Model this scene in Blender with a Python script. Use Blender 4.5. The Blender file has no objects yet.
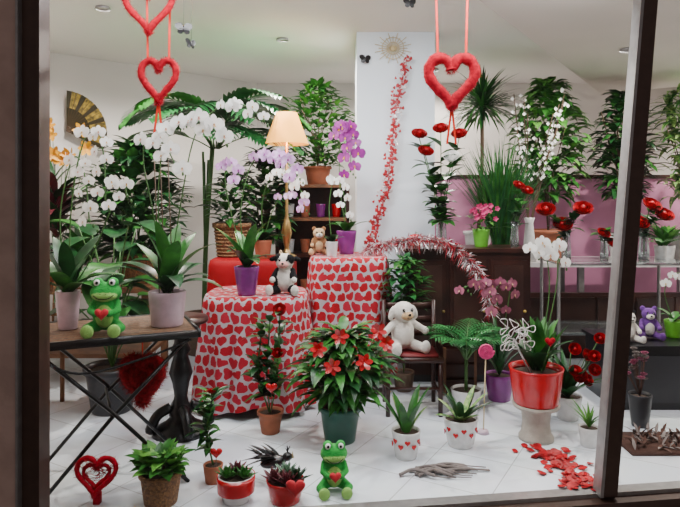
import bpy, math, random
from mathutils import Vector, Matrix, Euler
R = random.Random(7)
pi = math.pi
V = Vector
UP = V((0,0,1))

# ------------------------------------------------------------------ materials
MATS = {}
def mat(name, col, rough=0.5, metal=0.0, col2=None, nscale=20.0, bump=0.0, bscale=60.0,
        emit=0.0, trans=0.0, sheen=0.0, spec=0.5, coat=0.0, tl=0.0):
    if name in MATS: return MATS[name]
    m = bpy.data.materials.new(name); m.use_nodes = True
    nt = m.node_tree; b = nt.nodes['Principled BSDF']
    if col2 is None: col2 = tuple(c*0.82 for c in col)
    tc = nt.nodes.new('ShaderNodeTexCoord')
    nz = nt.nodes.new('ShaderNodeTexNoise'); nz.inputs['Scale'].default_value = nscale
    nz.inputs['Detail'].default_value = 3
    rp = nt.nodes.new('ShaderNodeValToRGB')
    rp.color_ramp.elements[0].position = 0.35; rp.color_ramp.elements[1].position = 0.65
    rp.color_ramp.elements[0].color = (*col2, 1); rp.color_ramp.elements[1].color = (*col, 1)
    nt.links.new(tc.outputs['Object'], nz.inputs['Vector'])
    nt.links.new(nz.outputs['Fac'], rp.inputs['Fac'])
    nt.links.new(rp.outputs['Color'], b.inputs['Base Color'])
    b.inputs['Roughness'].default_value = rough
    b.inputs['Metallic'].default_value = metal
    b.inputs['Specular IOR Level'].default_value = spec
    if coat: b.inputs['Coat Weight'].default_value = coat
    if sheen: b.inputs['Sheen Weight'].default_value = sheen
    if trans: b.inputs['Transmission Weight'].default_value = trans
    if emit:
        nt.links.new(rp.outputs['Color'], b.inputs['Emission Color'])
        b.inputs['Emission Strength'].default_value = emit
    if bump:
        n2 = nt.nodes.new('ShaderNodeTexNoise'); n2.inputs['Scale'].default_value = bscale
        bp = nt.nodes.new('ShaderNodeBump'); bp.inputs['Strength'].default_value = bump
        bp.inputs['Distance'].default_value = 0.01
        nt.links.new(tc.outputs['Object'], n2.inputs['Vector'])
        nt.links.new(n2.outputs['Fac'], bp.inputs['Height'])
        nt.links.new(bp.outputs['Normal'], b.inputs['Normal'])
    if tl:
        t = nt.nodes.new('ShaderNodeBsdfTranslucent'); mx = nt.nodes.new('ShaderNodeMixShader')
        mx.inputs[0].default_value = tl
        nt.links.new(rp.outputs['Color'], t.inputs['Color'])
        nt.links.new(b.outputs[0], mx.inputs[1]); nt.links.new(t.outputs[0], mx.inputs[2])
        nt.links.new(mx.outputs[0], nt.nodes['Material Output'].inputs['Surface'])
    MATS[name] = m
    return m

G1 = mat('leaf_green', (0.042,0.20,0.028), 0.38, col2=(0.012,0.085,0.012), nscale=12, spec=.35, tl=.08)
G2 = mat('leaf_dark', (0.015,0.088,0.022), 0.35, col2=(0.005,0.030,0.009), nscale=12, spec=.35)
G3 = mat('leaf_light', (0.13,0.36,0.05), 0.45, col2=(0.035,0.17,0.022), nscale=14, spec=.3, tl=.08)
G4 = mat('leaf_palm', (0.026,0.18,0.045), 0.4, col2=(0.008,0.075,0.018), nscale=9, spec=.35)
GV = mat('leaf_variegated', (0.38,0.52,0.17), 0.45, col2=(0.03,0.18,0.03), nscale=35)
GG = mat('leaf_grey', (0.16,0.27,0.18), 0.5, col2=(0.06,0.14,0.09), nscale=14)
LR = mat('leaf_redpurple', (0.16,0.015,0.03), 0.4, col2=(0.04,0.008,0.012), nscale=14)
STEM = mat('stem_green', (0.05,0.15,0.03), 0.5)
WOODST = mat('stem_wood', (0.10,0.06,0.035), 0.8)
WH = mat('petal_white', (0.95,0.95,0.93), 0.5, col2=(0.90,0.90,0.89), nscale=30, tl=.3)
LIL = mat('petal_lilac', (0.58,0.24,0.62), 0.5, col2=(0.76,0.54,0.82), nscale=30, tl=.2)
MAG = mat('petal_magenta', (0.34,0.010,0.28), 0.5, col2=(0.17,0.006,0.17), nscale=30, tl=.15)
PNK = mat('petal_pink', (0.75,0.035,0.22), 0.5, col2=(0.5,0.02,0.13), nscale=30)
MAUVE = mat('petal_mauve', (0.36,0.09,0.17), 0.5, col2=(0.2,0.04,0.08), nscale=30)
RED = mat('petal_red', (0.46,0.0015,0.010), 0.5, col2=(0.21,0.001,0.005), nscale=30, spec=.25)
YEL = mat('petal_yellow', (0.75,0.42,0.02), 0.5, col2=(0.7,0.28,0.015), nscale=30, tl=.2)
LIP = mat('orchid_lip', (0.62,0.46,0.12), 0.5, col2=(0.55,0.22,0.25), nscale=60)
FUZZR = mat('sisal_red', (0.46,0.0025,0.020), 0.8, col2=(0.26,0.0015,0.010), nscale=60, spec=.12)
FUZZD = mat('feather_red', (0.30,0.003,0.010), 0.8, col2=(0.14,0.002,0.005), nscale=60, spec=.15)
RIB = mat('ribbon_orange_red', (0.66,0.025,0.008), 0.5, spec=.25)
POTW = mat('ceramic_white', (0.74,0.74,0.74), 0.25, coat=0.4)
POTG = mat('plastic_green', (0.01,0.085,0.06), 0.35)
POTLG = mat('pot_lime', (0.16,0.55,0.04), 0.35)
POTR = mat('pot_red', (0.56,0.002,0.010), 0.25, coat=0.3)
POTP = mat('vase_purple', (0.24,0.03,0.25), 0.2, coat=0.4)
POTPK = mat('pot_blush', (0.62,0.46,0.55), 0.3, coat=0.3)
POTB = mat('pot_brown', (0.13,0.08,0.05), 0.6, bump=0.4, bscale=80)
POTD = mat('pot_dark', (0.02,0.02,0.025), 0.4)
SOIL = mat('soil', (0.05,0.03,0.02), 0.95, bump=0.8, bscale=120)
TERR = mat('terracotta', (0.36,0.11,0.05), 0.7)
IRON = mat('black_iron', (0.008,0.008,0.009), 0.35, 0.4)
BRZ = mat('bronze_frame', (0.070,0.038,0.028), 0.4, 0.2)
BRZL = mat('aluminium_trim', (0.34,0.33,0.33), 0.35, 0.6)
DWOOD = mat('dark_wood', (0.045,0.014,0.010), 0.35, col2=(0.020,0.007,0.006), nscale=6, spec=.35)
WOOD = mat('brown_wood', (0.22,0.095,0.04), 0.5, col2=(0.12,0.05,0.02), nscale=8)
WICK = mat('wicker', (0.30,0.15,0.055), 0.7, col2=(0.11,0.05,0.02), nscale=90, bump=1.0, bscale=90)
BLK = mat('black_plastic', (0.006,0.006,0.008), 0.3)
EYEB = mat('eye_black', (0.004,0.004,0.004), 0.1)
EYEW = mat('eye_white', (0.85,0.85,0.85), 0.3)
REDF = mat('plush_red', (0.50,0.003,0.015), 0.8, sheen=0.1)
FROG = mat('plush_green', (0.025,0.36,0.055), 0.9, col2=(0.015,0.26,0.035), sheen=0.1, bump=0.6, bscale=200, spec=.2)
FROGL = mat('plush_lightgreen', (0.30,0.58,0.14), 0.9, sheen=0.1, bump=0.6, bscale=200, spec=.2)
PLW = mat('plush_white', (0.80,0.76,0.70), 0.95, sheen=0.2, bump=0.8, bscale=160)
PLB = mat('plush_black', (0.008,0.008,0.010), 0.9, bump=0.6, bscale=160, spec=.2)
PLP = mat('plush_pink', (0.75,0.36,0.33), 0.9, sheen=0.1)
PLC = mat('plush_cream', (0.66,0.44,0.24), 0.95, sheen=0.1, bump=0.8, bscale=160)
PLBR = mat('plush_brown', (0.30,0.13,0.05), 0.95, sheen=0.1, bump=0.8, bscale=160)
PLV = mat('plush_violet', (0.15,0.04,0.28), 0.95, sheen=0.1, bump=0.8, bscale=160)
SILV = mat('tinsel_silver', (0.80,0.74,0.76), 0.3, 0.4)
TINP = mat('tinsel_pink', (0.42,0.006,0.025), 0.35, 0.2)
GOLD = mat('fan_gold', (0.42,0.28,0.04), 0.5, col2=(0.07,0.05,0.01), nscale=25)
STRAW = mat('straw', (0.62,0.50,0.28), 0.7)
GLASSY = mat('clear_glass', (0.85,0.92,0.92), 0.03, trans=0.92)
DRIED = mat('dried_grey', (0.20,0.17,0.16), 0.9, bump=0.5)
DRIEDB = mat('dried_brown', (0.08,0.035,0.025), 0.95, bump=0.5)

# ------------------------------------------------------------------ mesh builder
class MB:
    def __init__(s): s.v=[]; s.f=[]; s.m=[]; s.mi=[]
    def mid(s, m):
        if m not in s.m: s.m.append(m)
        return s.m.index(m)
    def add(s, vs, fs, m):
        o=len(s.v); k=s.mid(m)
        s.v.extend([tuple(v) for v in vs])
        for f in fs: s.f.append(tuple(i+o for i in f)); s.mi.append(k)
    def obj(s, name, smooth=True, parent=None):
        me=bpy.data.meshes.new(name); me.from_pydata(s.v,[],s.f)
        for m in s.m: me.materials.append(m)
        me.polygons.foreach_set('material_index', s.mi)
        me.polygons.foreach_set('use_smooth', [smooth]*len(s.f))
        me.update()
        o=bpy.data.objects.new(name, me); bpy.context.scene.collection.objects.link(o)
        if parent: o.parent=parent
        return o
    def box(s, a, b, m, rz=0.0, c=None):
        x0,y0,z0=a; x1,y1,z1=b
        vs=[V(p) for p in [(x0,y0,z0),(x1,y0,z0),(x1,y1,z0),(x0,y1,z0),(x0,y0,z1),(x1,y0,z1),(x1,y1,z1),(x0,y1,z1)]]
        if rz:
            cc=V(c) if c else (V(a)+V(b))/2
            M=Matrix.Rotation(rz,3,'Z'); vs=[M@(p-cc)+cc for p in vs]
        s.add(vs,[(0,3,2,1),(4,5,6,7),(0,1,5,4),(1,2,6,5),(2,3,7,6),(3,0,4,7)],m)
    def lathe(s, prof, c, m, n=24, sq=None):
        vs=[];fs=[]; k=len(prof)
        for i in range(n):
            a=2*pi*i/n; ca,sa=math.cos(a),math.sin(a)
            for r,z in prof: vs.append((c[0]+r*ca,c[1]+r*sa,c[2]+z))
        for i in range(n):
            j=(i+1)%n
            for q in range(k-1): fs.append((i*k+q,j*k+q,j*k+q+1,i*k+q+1))
        s.add(vs,fs,m)
    def tube(s, pts, rad, m, n=6):
        pts=[V(p) for p in pts]; k=len(pts)
        if not isinstance(rad,(list,tuple)): rad=[rad]*k
        vs=[];fs=[]; prev=None
        for i,p in enumerate(pts):
            t=(pts[min(i+1,k-1)]-pts[max(i-1,0)])
            if t.length<1e-9: t=V((0,0,1))
            t.normalize()
            if prev is None:
                a=V((1,0,0)) if abs(t.x)<0.8 else V((0,1,0))
                u=t.cross(a).normalized()
            else:
                u=(prev-t*prev.dot(t)); u=u.normalized() if u.length>1e-6 else t.orthogonal().normalized()
            prev=u; w=t.cross(u)
            for q in range(n):
                a=2*pi*q/n; vs.append(p+(u*math.cos(a)+w*math.sin(a))*rad[i])
        for i in range(k-1):
            for q in range(n):
                r=(q+1)%n; fs.append((i*n+q,i*n+r,(i+1)*n+r,(i+1)*n+q))
        fs.append(tuple(range(n-1,-1,-1))); fs.append(tuple((k-1)*n+q for q in range(n)))
        s.add(vs,fs,m)
    def ell(s, c, r, m, rot=None, n=14, k=9):
        vs=[];fs=[]; c=V(c)
        if not isinstance(r,(list,tuple)): r=(r,r,r)
        M=Euler(rot).to_matrix() if rot else None
        for j in range(1,k):
            th=pi*j/k
            for i in range(n):
                a=2*pi*i/n
                p=V((r[0]*math.sin(th)*math.cos(a), r[1]*math.sin(th)*math.sin(a), r[2]*math.cos(th)))
                vs.append(c+(M@p if M else p))
        t=V((0,0,r[2])); vs.append(c+(M@t if M else t)); vs.append(c-(M@t if M else t))
        T=len(vs)-2; B=T+1
        for j in range(k-2):
            for i in range(n):
                q=(i+1)%n; fs.append((j*n+i,(j+1)*n+i,(j+1)*n+q,j*n+q))
        for i in range(n):
            q=(i+1)%n; fs.append((T,i,q)); fs.append((B,(k-2)*n+q,(k-2)*n+i))
        s.add(vs,fs,m)
    def strip(s, pts, ws, sides, ups, m, fold=0.2):
        vs=[];fs=[]
        for p,w,sd,u in zip(pts,ws,sides,ups):
            vs += [p-sd*w+u*w*fold, p, p+sd*w+u*w*fold]
        for i in range(len(pts)-1):
            a=i*3; fs += [(a,a+1,a+4,a+3),(a+1,a+2,a+5,a+4)]
        s.add(vs,fs,m)
    def leaf(s, base, az, el, L, W, droop, m, shape='lance', fold=0.25, n=6, roll=0.0):
        p=V(base); pts=[];ws=[];sd=[];us=[]
        h=V((math.cos(az),math.sin(az),0)); side0=V((-math.sin(az),math.cos(az),0))
        for i in range(n+1):
            t=i/n; e=el-droop*t
            d=h*math.cos(e)+UP*math.sin(e)
            u=side0.cross(d)*-1
            if u.z<0 and abs(e)<pi/2: u=-u
            pts.append(p.copy()); sd.append(side0); us.append(u)
            if shape=='lance': w=math.sin(pi*min(1,max(0.03,t))**0.8)
            elif shape=='ovate': w=math.sin(pi*max(0.02,t)**0.62)
            elif shape=='strap': w=min(1,0.45+t*3)*(1-t**5)
            else: w=math.sin(pi*max(0.03,t)**0.8)
            ws.append(max(0.0,W/2*w))
            p=p+d*(L/n)
        s.strip(pts,ws,sd,us,m,fold)
    def petal(s, base, d, nrm, L, W, m, cup=0.15):
        d=d.normalized(); nrm=nrm.normalized(); sd=d.cross(nrm).normalized()
        rows=[(0,.12),(.22,.62),(.5,1),(.78,.85),(1,.25)]
        vs=[];fs=[]
        for t,w in rows:
            c=base+d*(L*t)+nrm*(L*cup*(t*t))
            vs+=[c-sd*W/2*w+nrm*cup*W*0.3*w, c, c+sd*W/2*w+nrm*cup*W*0.3*w]
        for i in range(4):
            a=i*3; fs+=[(a,a+1,a+4,a+3),(a+1,a+2,a+5,a+4)]
        s.add(vs,fs,m)
    def orchid(s, c, n, size, m, lip=LIP):
        c=V(c); n=V(n).normalized(); u=n.cross(UP).normalized(); w=u.cross(n)
        def dr(a): return u*math.cos(a)+w*math.sin(a)
        for a in (pi/2, pi*1.2, pi*1.8): s.petal(c,dr(a),n,size,size*0.7,m,0.05)
        for a in (0.12, pi-0.12): s.petal(c+n*size*0.04,dr(a),n,size*1.05,size*1.2,m,0.12)
        s.petal(c+n*size*.05,(dr(-pi/2)+n*0.9),n,size*0.4,size*0.3,lip,-0.2)
        s.ell(c+n*size*0.12,size*0.11,lip,n=6,k=4)
    def rose(s, c, size, m, ax=None):
        c=V(c); ax=V(ax).normalized() if ax else UP
        u=ax.orthogonal().normalized(); w=ax.cross(u)
        s.ell(c+ax*size*0.3,(size*.36,size*.36,size*.44),m,n=8,k=6)
        for ring,(r,h,op,k) in enumerate([(.30,.85,.0,4),(.45,.82,.12,5),(.58,.76,.3,6),(.68,.62,.62,7)]):
            for i in range(k):
                a=2*pi*i/k+ring*0.7+R.uniform(-.1,.1)
                d=u*math.cos(a)+w*math.sin(a); t=ax.cross(d)
                vs=[];fs=[]
                for jj in range(4):
                    tt=jj/3
                    for ii in (-1,-.35,.35,1):
                        rad=size*(r*math.sin(min(1,tt*1.3)*pi/2)+op*0.4*tt*tt)
                        ang=ii*(pi/k)*1.4*(0.6+0.4*math.sin(pi*min(1,tt+0.25)*0.9))
                        dd=d*math.cos(ang)+t*math.sin(ang)
                        vs.append(c+dd*rad+ax*size*(h*tt-0.1-(0.06*abs(ii))*tt))
                for jj in range(3):
                    for ii in range(3):
                        q=jj*4+ii; fs.append((q,q+1,q+5,q+4))
                s.add(vs,fs,m)
    def heart_pts(s, n=40):
        out=[]
        for i in range(n):
            t=2*pi*i/n
            out.append((16*math.sin(t)**3/32,(13*math.cos(t)-5*math.cos(2*t)-2*math.cos(3*t)-math.cos(4*t)+2.5)/32))
        return out
    def heart_ring(s, c, W, H, r, m, fuzz=0, rz=0, tilt=0, fl=0.03):
        c=V(c); M=Matrix.Rotation(rz,3,'Z')@Matrix.Rotation(tilt,3,'X')
        pts=[c+M@V((x*W,0,z*H)) for x,z in s.heart_pts(48)]
        pts.append(pts[0]); s.tube(pts,[r*R.uniform(.85,1.15) for _ in pts],m,8)
        for _ in range(fuzz):
            i=R.randrange(48); p=pts[i].lerp(pts[i+1],R.random())
            d=V((R.gauss(0,1),R.gauss(0,1),R.gauss(0,1))).normalized()
            t=d.orthogonal().normalized()*0.0012
            q=p+d*(r+fl*R.uniform(.3,1)*0.5)+d.orthogonal()*0.006
            s.add([p+d*r*.7-t,p+d*r*.7+t,q],[(0,1,2)],m)
    def heart_solid(s, c, W, T, m, rz=0, tilt=0, roll=0):
        c=V(c); M=Matrix.Rotation(rz,3,'Z')@Matrix.Rotation(tilt,3,'X')@Matrix.Rotation(roll,3,'Y')
        hp=s.heart_pts(28); n=28; vs=[];fs=[]
        lay=[(-.5,.0),(-.45,.55),(-.25,.9),(0,1),(.25,.9),(.45,.55),(.5,0)]
        for y,k in lay:
            for x,z in hp: vs.append(c+M@V((x*W*k,y*T,z*W*k)))
        for j in range(len(lay)-1):
            for i in range(n):
                q=(i+1)%n; fs.append((j*n+i,j*n+q,(j+1)*n+q,(j+1)*n+i))
        s.add(vs,fs,m)
    def pot(s, x,y,z,rt,rb,h,m,rim=0.0,soil=True,n=28):
        pr=[(0.001,0),(rb*.96,0),(rb,h*.03)]
        pr+=[(rb+(rt-rb)*t,h*t) for t in (.3,.6,.85)]
        if rim: pr+=[(rt,h*.86),(rt+rim,h*.87),(rt+rim,h),(rt-0.004,h)]
        else: pr+=[(rt,h*.98),(rt-.002,h),(rt-.006,h)]
        pr+=[(rt-.01,h*.9),(rb*.5,h*.9)] if not soil else [(rt-.01,h*.88)]
        s.lathe(pr,(x,y,z),m,n)
        if soil: s.lathe([(rt-.008,h*.88),(rt*.5,h*.92),(0.0005,h*.93)],(x,y,z),SOIL,n)
def smoothpath(pts, k=6):
    P=[V(p) for p in pts]; P=[P[0]*2-P[1]]+P+[P[-1]*2-P[-2]]; out=[]
    for i in range(1,len(P)-2):
        for j in range(k):
            t=j/k; a,b,c,d=P[i-1],P[i],P[i+1],P[i+2]
            out.append(0.5*((2*b)+(c-a)*t+(2*a-5*b+4*c-d)*t*t+(3*b-a-3*c+d)*t**3))
    out.append(P[-2]); return out

# ------------------------------------------------------------------ room shell
def simple(name, vs, fs, m):
    b=MB(); b.add(vs,fs,m); return b.obj(name, False)
def floor_mat():
    m=bpy.data.materials.new('floor_tiles'); m.use_nodes=True; nt=m.node_tree; b=nt.nodes['Principled BSDF']
    tc=nt.nodes.new('ShaderNodeTexCoord'); mp=nt.nodes.new('ShaderNodeMapping')
    mp.inputs['Rotation'].default_value=(0,0,math.radians(30))
    br=nt.nodes.new('ShaderNodeTexBrick'); br.offset=0; br.inputs['Scale'].default_value=1.0
    br.inputs['Brick Width'].default_value=0.40; br.inputs['Row Height'].default_value=0.40
    br.inputs['Mortar Size'].default_value=0.003
    br.inputs['Color1'].default_value=(0.80,0.86,0.92,1); br.inputs['Color2'].default_value=(0.77,0.83,0.89,1)
    br.inputs['Mortar'].default_value=(0.45,0.48,0.50,1)
    nz=nt.nodes.new('ShaderNodeTexNoise'); nz.inputs['Scale'].default_value=3
    mx=nt.nodes.new('ShaderNodeMixRGB'); mx.blend_type='MULTIPLY'; mx.inputs[0].default_value=0.12
    nt.links.new(tc.outputs['Object'],mp.inputs['Vector']); nt.links.new(mp.outputs[0],br.inputs['Vector'])
    nt.links.new(tc.outputs['Object'],nz.inputs['Vector'])
    nt.links.new(br.outputs['Color'],mx.inputs[1]); nt.links.new(nz.outputs['Color'],mx.inputs[2])
    nt.links.new(mx.outputs[0],b.inputs['Base Color']); b.inputs['Roughness'].default_value=0.12
    return m
WALL=mat('wall_paint',(0.70,0.66,0.63),0.8,col2=(0.66,0.62,0.59),nscale=2)
CEIL=mat('ceiling_paint',(0.88,0.85,0.81),0.85,col2=(0.85,0.82,0.78),nscale=2)
BEAM=mat('beam_paint',(0.66,0.60,0.55),0.85,col2=(0.62,0.57,0.52),nscale=2)
PILM=mat('pillar_paint',(0.80,0.88,0.96),0.6,col2=(0.77,0.86,0.94),nscale=2)
MAUW=mat('mauve_paint',(0.50,0.20,0.34),0.7,col2=(0.44,0.17,0.29),nscale=3)
STONE=mat('stone_cladding',(0.52,0.38,0.33),0.8,col2=(0.42,0.30,0.26),nscale=8,bump=0.3,bscale=30)
PAVE=mat('pavement',(0.2,0.19,0.18),0.9,nscale=6)
def wy(x): return 2.74+(x-0.25)*0.135
XL,XR=-3.0,4.2
simple('floor',[(XL,wy(XL),0),(XR,wy(XR),0),(XR,7.6,0),(XL,7.6,0)],[(0,1,2,3)],floor_mat())
simple('ceiling',[(XL,wy(XL),2.8),(XR,wy(XR),2.8),(XR,7.6,2.8),(XL,7.6,2.8)],[(0,3,2,1)],CEIL)
simple('wall_left',[(XL,wy(XL),0),(-2.8,5.62,0),(-2.8,5.62,2.8),(XL,wy(XL),2.8)],[(0,1,2,3)],WALL)
simple('wall_back_left',[(-2.8,5.62,0),(-1.0,7.2,0),(-1.0,7.2,2.8),(-2.8,5.62,2.8)],[(0,1,2,3)],WALL)
simple('wall_back',[(-1.0,7.2,0),(XR,7.2,0),(XR,7.2,2.8),(-1.0,7.2,2.8)],[(0,1,2,3)],WALL)
simple('wall_right',[(XR,wy(XR),0),(XR,7.2,0),(XR,7.2,2.8),(XR,wy(XR),2.8)],[(0,1,2,3)],WALL)
b=MB(); b.box((0.85,6.2,0),(4.1,6.28,1.62),MAUW); b.box((0.85,6.18,1.62),(4.1,6.3,1.66),DWOOD); b.obj('partition_panel',False)
b=MB(); b.box((0.14,5.0,0),(0.79,5.55,2.8),PILM); b.box((0.12,4.98,0),(0.81,5.57,0.1),PILM); b.obj('pillar',False)
b=MB()
p0=V((0.62,3.2,0)); p1=V((2.85,6.55,0)); d=(p1-p0).normalized(); nn=V((d.y,-d.x,0))*1.0
vs=[p0+UP*2.56,p1+UP*2.56,p1+nn+UP*2.56,p0+nn+UP*2.56,p0+UP*2.8,p1+UP*2.8,p1+nn+UP*2.8,p0+nn+UP*2.8]
b.add(vs,[(0,1,2,3),(4,5,6,7),(0,1,5,4),(1,2,6,5),(2,3,7,6),(3,0,4,7)],BEAM); b.obj('ceiling_beam',False)
b=MB(); b.box((-6,-2,-0.34),(6,2.0,-0.3),PAVE); b.obj('ground_pavement',False)
def wseg(b,x0,x1,z0,z1,m,t0=-0.06,t1=0.06,lean=0.0):
    vs=[]
    for tt in (t0,t1):
        for (x,z) in ((x0,z0),(x1,z0),(x1,z1),(x0,z1)):
            xx=x+lean*z; vs.append((xx,wy(xx)+tt,z))
    b.add(vs,[(0,1,2,3),(7,6,5,4),(0,4,5,1),(1,5,6,2),(2,6,7,3),(3,7,4,0)],m)
b=MB(); wseg(b,-6,-1.30,-0.3,3.2,STONE,-0.12,0.06); b.obj('wall_front_left',False)
b=MB(); wseg(b,-1.30,6,-0.3,-0.07,STONE,-0.1,0.06); b.obj('wall_front_sill',False)
b=MB(); wseg(b,-1.30,6,2.6,3.2,STONE,-0.1,0.06); b.obj('wall_front_header',False)
b=MB()
wseg(b,-1.30,-1.228,-0.07,2.6,BRZ,-0.09,-.02)
wseg(b,-1.236,-1.224,-0.07,2.6,BRZ,-0.10,-.01)
wseg(b,-1.302,-1.294,-0.07,2.6,BRZL,-0.125,-.09)
wseg(b,-1.30,5.9,-0.07,-0.015,BRZ,-0.08,0.04)
wseg(b,-1.30,5.9,-0.015,0.004,BRZL,-0.02,0.05)
wseg(b,1.235,1.31,0.0,2.6,BRZ,-0.05,0.05,0.088)
wseg(b,1.222,1.238,0.0,2.6,BRZL,-0.055,0.03,0.088)
wseg(b,-1.30,5.9,2.5,2.6,BRZ,-0.08,0.04)
win=b.obj('window_1',False)
# thin shop-window glass pane (mostly clear, faint glossy reflection)
gm=bpy.data.materials.new('window_glass'); gm.use_nodes=True; nt=gm.node_tree
for n_ in list(nt.nodes):
    if n_.type=='BSDF_PRINCIPLED': nt.nodes.remove(n_)
tr=nt.nodes.new('ShaderNodeBsdfTransparent'); gl=nt.nodes.new('ShaderNodeBsdfGlossy'); gl.inputs['Roughness'].default_value=.02
fr=nt.nodes.new('ShaderNodeFresnel'); fr.inputs['IOR'].default_value=1.4; mxs=nt.nodes.new('ShaderNodeMixShader')
nt.links.new(fr.outputs[0],mxs.inputs[0]); nt.links.new(tr.outputs[0],mxs.inputs[1]); nt.links.new(gl.outputs[0],mxs.inputs[2])
nt.links.new(mxs.outputs[0],nt.nodes['Material Output'].inputs['Surface'])
b=MB(); b.add([(-1.23,wy(-1.23)-.03,0),(5.9,wy(5.9)-.03,0),(5.9,wy(5.9)-.03,2.5),(-1.23,wy(-1.23)-.03,2.5)],[(0,1,2,3)],gm); b.obj('glass_pane',False,parent=win)

# ------------------------------------------------------------------ furniture
u=V((.91,.41,0)); v=V((-.41,.91,0)); A=V((-1.40,2.67,0))
BAM=mat('bamboo_top',(0.24,0.15,0.08),0.5,col2=(0.08,0.05,0.03),nscale=60)
def tb(b,a,c,z0,z1,m,u0,u1,v0,v1):
    vs=[A+u*p+v*q+UP*z for z in (z0,z1) for p,q in ((u0,v0),(u1,v0),(u1,v1),(u0,v1))]
    b.add(vs,[(0,3,2,1),(4,5,6,7),(0,1,5,4),(1,2,6,5),(2,3,7,6),(3,0,4,7)],m)
b=MB()
tb(b,0,0,.735,.75,BAM,0,.76,0,.5)
for q in range(19): tb(b,0,0,.75,.7545,WOOD if q%2 else BAM,.01,.75,.008+q*.0256,.008+q*.0256+.021)
for (p0,p1,q0,q1) in ((0,.76,-.015,0),(0,.76,.5,.515),(-.015,0,-.015,.515),(.76,.775,-.015,.515)):
    tb(b,0,0,.72,.757,IRON,p0,p1,q0,q1)
for q in (.02,.48):
    b.tube([A+u*.03+v*q+UP*.72, A+u*.36+v*q+UP*.40, A+u*.72+v*q+UP*0.0],.010,IRON)
    b.tube([A+u*.73+v*(q*.92+.02)+UP*.72, A+u*.36+v*(q*.92+.02)+UP*.36, A+u*.04+v*(q*.92+.02)+UP*0.0],.010,IRON)
for p,z in ((.06,.03),(.70,.03)): b.tube([A+u*p+v*.02+UP*z,A+u*p+v*.48+UP*z],.009,IRON)
b.tube(smoothpath([A+u*.03+v*.0+UP*.70,A+u*.22+v*.0+UP*.60,A+u*.5+v*.0+UP*.64,A+u*.73+v*.0+UP*.71]),.006,IRON)
b.tube([A+u*.36+v*.02+UP*.38,A+u*.36+v*.48+UP*.38],.007,IRON)
b.obj('folding_table')

b=MB()
pc=(-0.96,3.62,0)
b.lathe([(.001,0),(.17,0),(.165,.025),(.10,.06),(.06,.10),(.075,.14),(.05,.17),(.038,.22),(.05,.30),(.07,.36),(.055,.42),(.04,.47),(.06,.50),(.04,.54),(.035,.60),(.06,.64),(.10,.665),(.001,.67)],pc,IRON,28)
for k in range(4):
    a=k*pi/2+.5; dx,dy=math.cos(a),math.sin(a)
    b.tube(smoothpath([(pc[0]+dx*.06,pc[1]+dy*.06,.16),(pc[0]+dx*.14,pc[1]+dy*.14,.12),(pc[0]+dx*.19,pc[1]+dy*.19,.025)]),[.03]*12+[.02],IRON,8)
b.lathe([(.001,.665),(.16,.665),(.165,.68),(.16,.695),(.001,.695)],pc,DWOOD,32)
b.obj('cast_iron_pedestal_table')

def heart_mat(name,base,red,cell=0.074,size=.55):
    m=bpy.data.materials.new(name); m.use_nodes=True; nt=m.node_tree; N=nt.nodes; L=nt.links; b=N['Principled BSDF']
    def M(op,a,c=None):
        n=N.new('ShaderNodeMath'); n.operation=op
        for i,x in enumerate((a,c)):
            if x is None: continue
            if isinstance(x,(int,float)): n.inputs[i].default_value=x
            else: L.new(x,n.inputs[i])
        return n.outputs[0]
    uv=N.new('ShaderNodeUVMap')
    dn=N.new('ShaderNodeTexNoise'); dn.inputs['Scale'].default_value=9; L.new(uv.outputs[0],dn.inputs['Vector'])
    vm=N.new('ShaderNodeVectorMath'); vm.operation='MULTIPLY_ADD'; L.new(dn.outputs['Color'],vm.inputs[0]); vm.inputs[1].default_value=(.07,.07,0); L.new(uv.outputs[0],vm.inputs[2])
    sp=N.new('ShaderNodeSeparateXYZ'); L.new(vm.outputs[0],sp.inputs[0])
    U=M('DIVIDE',sp.outputs[0],cell); Vv=M('DIVIDE',sp.outputs[1],cell*0.95)
    row=M('FLOOR',Vv); odd=M('MODULO',M('ABSOLUTE',row),2.0); U=M('ADD',U,M('MULTIPLY',odd,.5)); col=M('FLOOR',U)
    fx=M('SUBTRACT',M('FRACT',U),.5); fy=M('SUBTRACT',M('FRACT',Vv),.5)
    cb=N.new('ShaderNodeCombineXYZ'); L.new(col,cb.inputs[0]); L.new(row,cb.inputs[1])
    wn=N.new('ShaderNodeTexWhiteNoise'); wn.noise_dimensions='2D'; L.new(cb.outputs[0],wn.inputs['Vector'])
    ang=M('MULTIPLY',M('SUBTRACT',wn.outputs['Value'],.5),2.2)
    ca=M('COSINE',ang); sa=M('SINE',ang)
    x=M('SUBTRACT',M('MULTIPLY',fx,ca),M('MULTIPLY',fy,sa)); y=M('ADD',M('MULTIPLY',fx,sa),M('MULTIPLY',fy,ca))
    x=M('DIVIDE',x,size*.92); y=M('ADD',M('DIVIDE',y,size*.92),.12)
    x2=M('MULTIPLY',x,x); y2=M('MULTIPLY',y,y)
    q=M('SUBTRACT',M('ADD',x2,y2),0.66); q3=M('MULTIPLY',M('MULTIPLY',q,q),q)
    h=M('SUBTRACT',q3,M('MULTIPLY',x2,M('MULTIPLY',y2,y)))
    ins=M('LESS_THAN',h,0.0)
    mr=N.new('ShaderNodeMixRGB'); mr.inputs[1].default_value=(*red,1); mr.inputs[2].default_value=(red[0]*1.2,red[1]+.015,red[2]+.03,1)
    L.new(wn.outputs['Value'],mr.inputs[0])
    mx=N.new('ShaderNodeMixRGB'); mx.inputs[1].default_value=(*base,1); L.new(ins,mx.inputs[0]); L.new(mr.outputs[0],mx.inputs[2])
    L.new(mx.outputs[0],b.inputs['Base Color']); b.inputs['Roughness'].default_value=.6; b.inputs['Specular IOR Level'].default_value=.25
    return m
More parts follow.
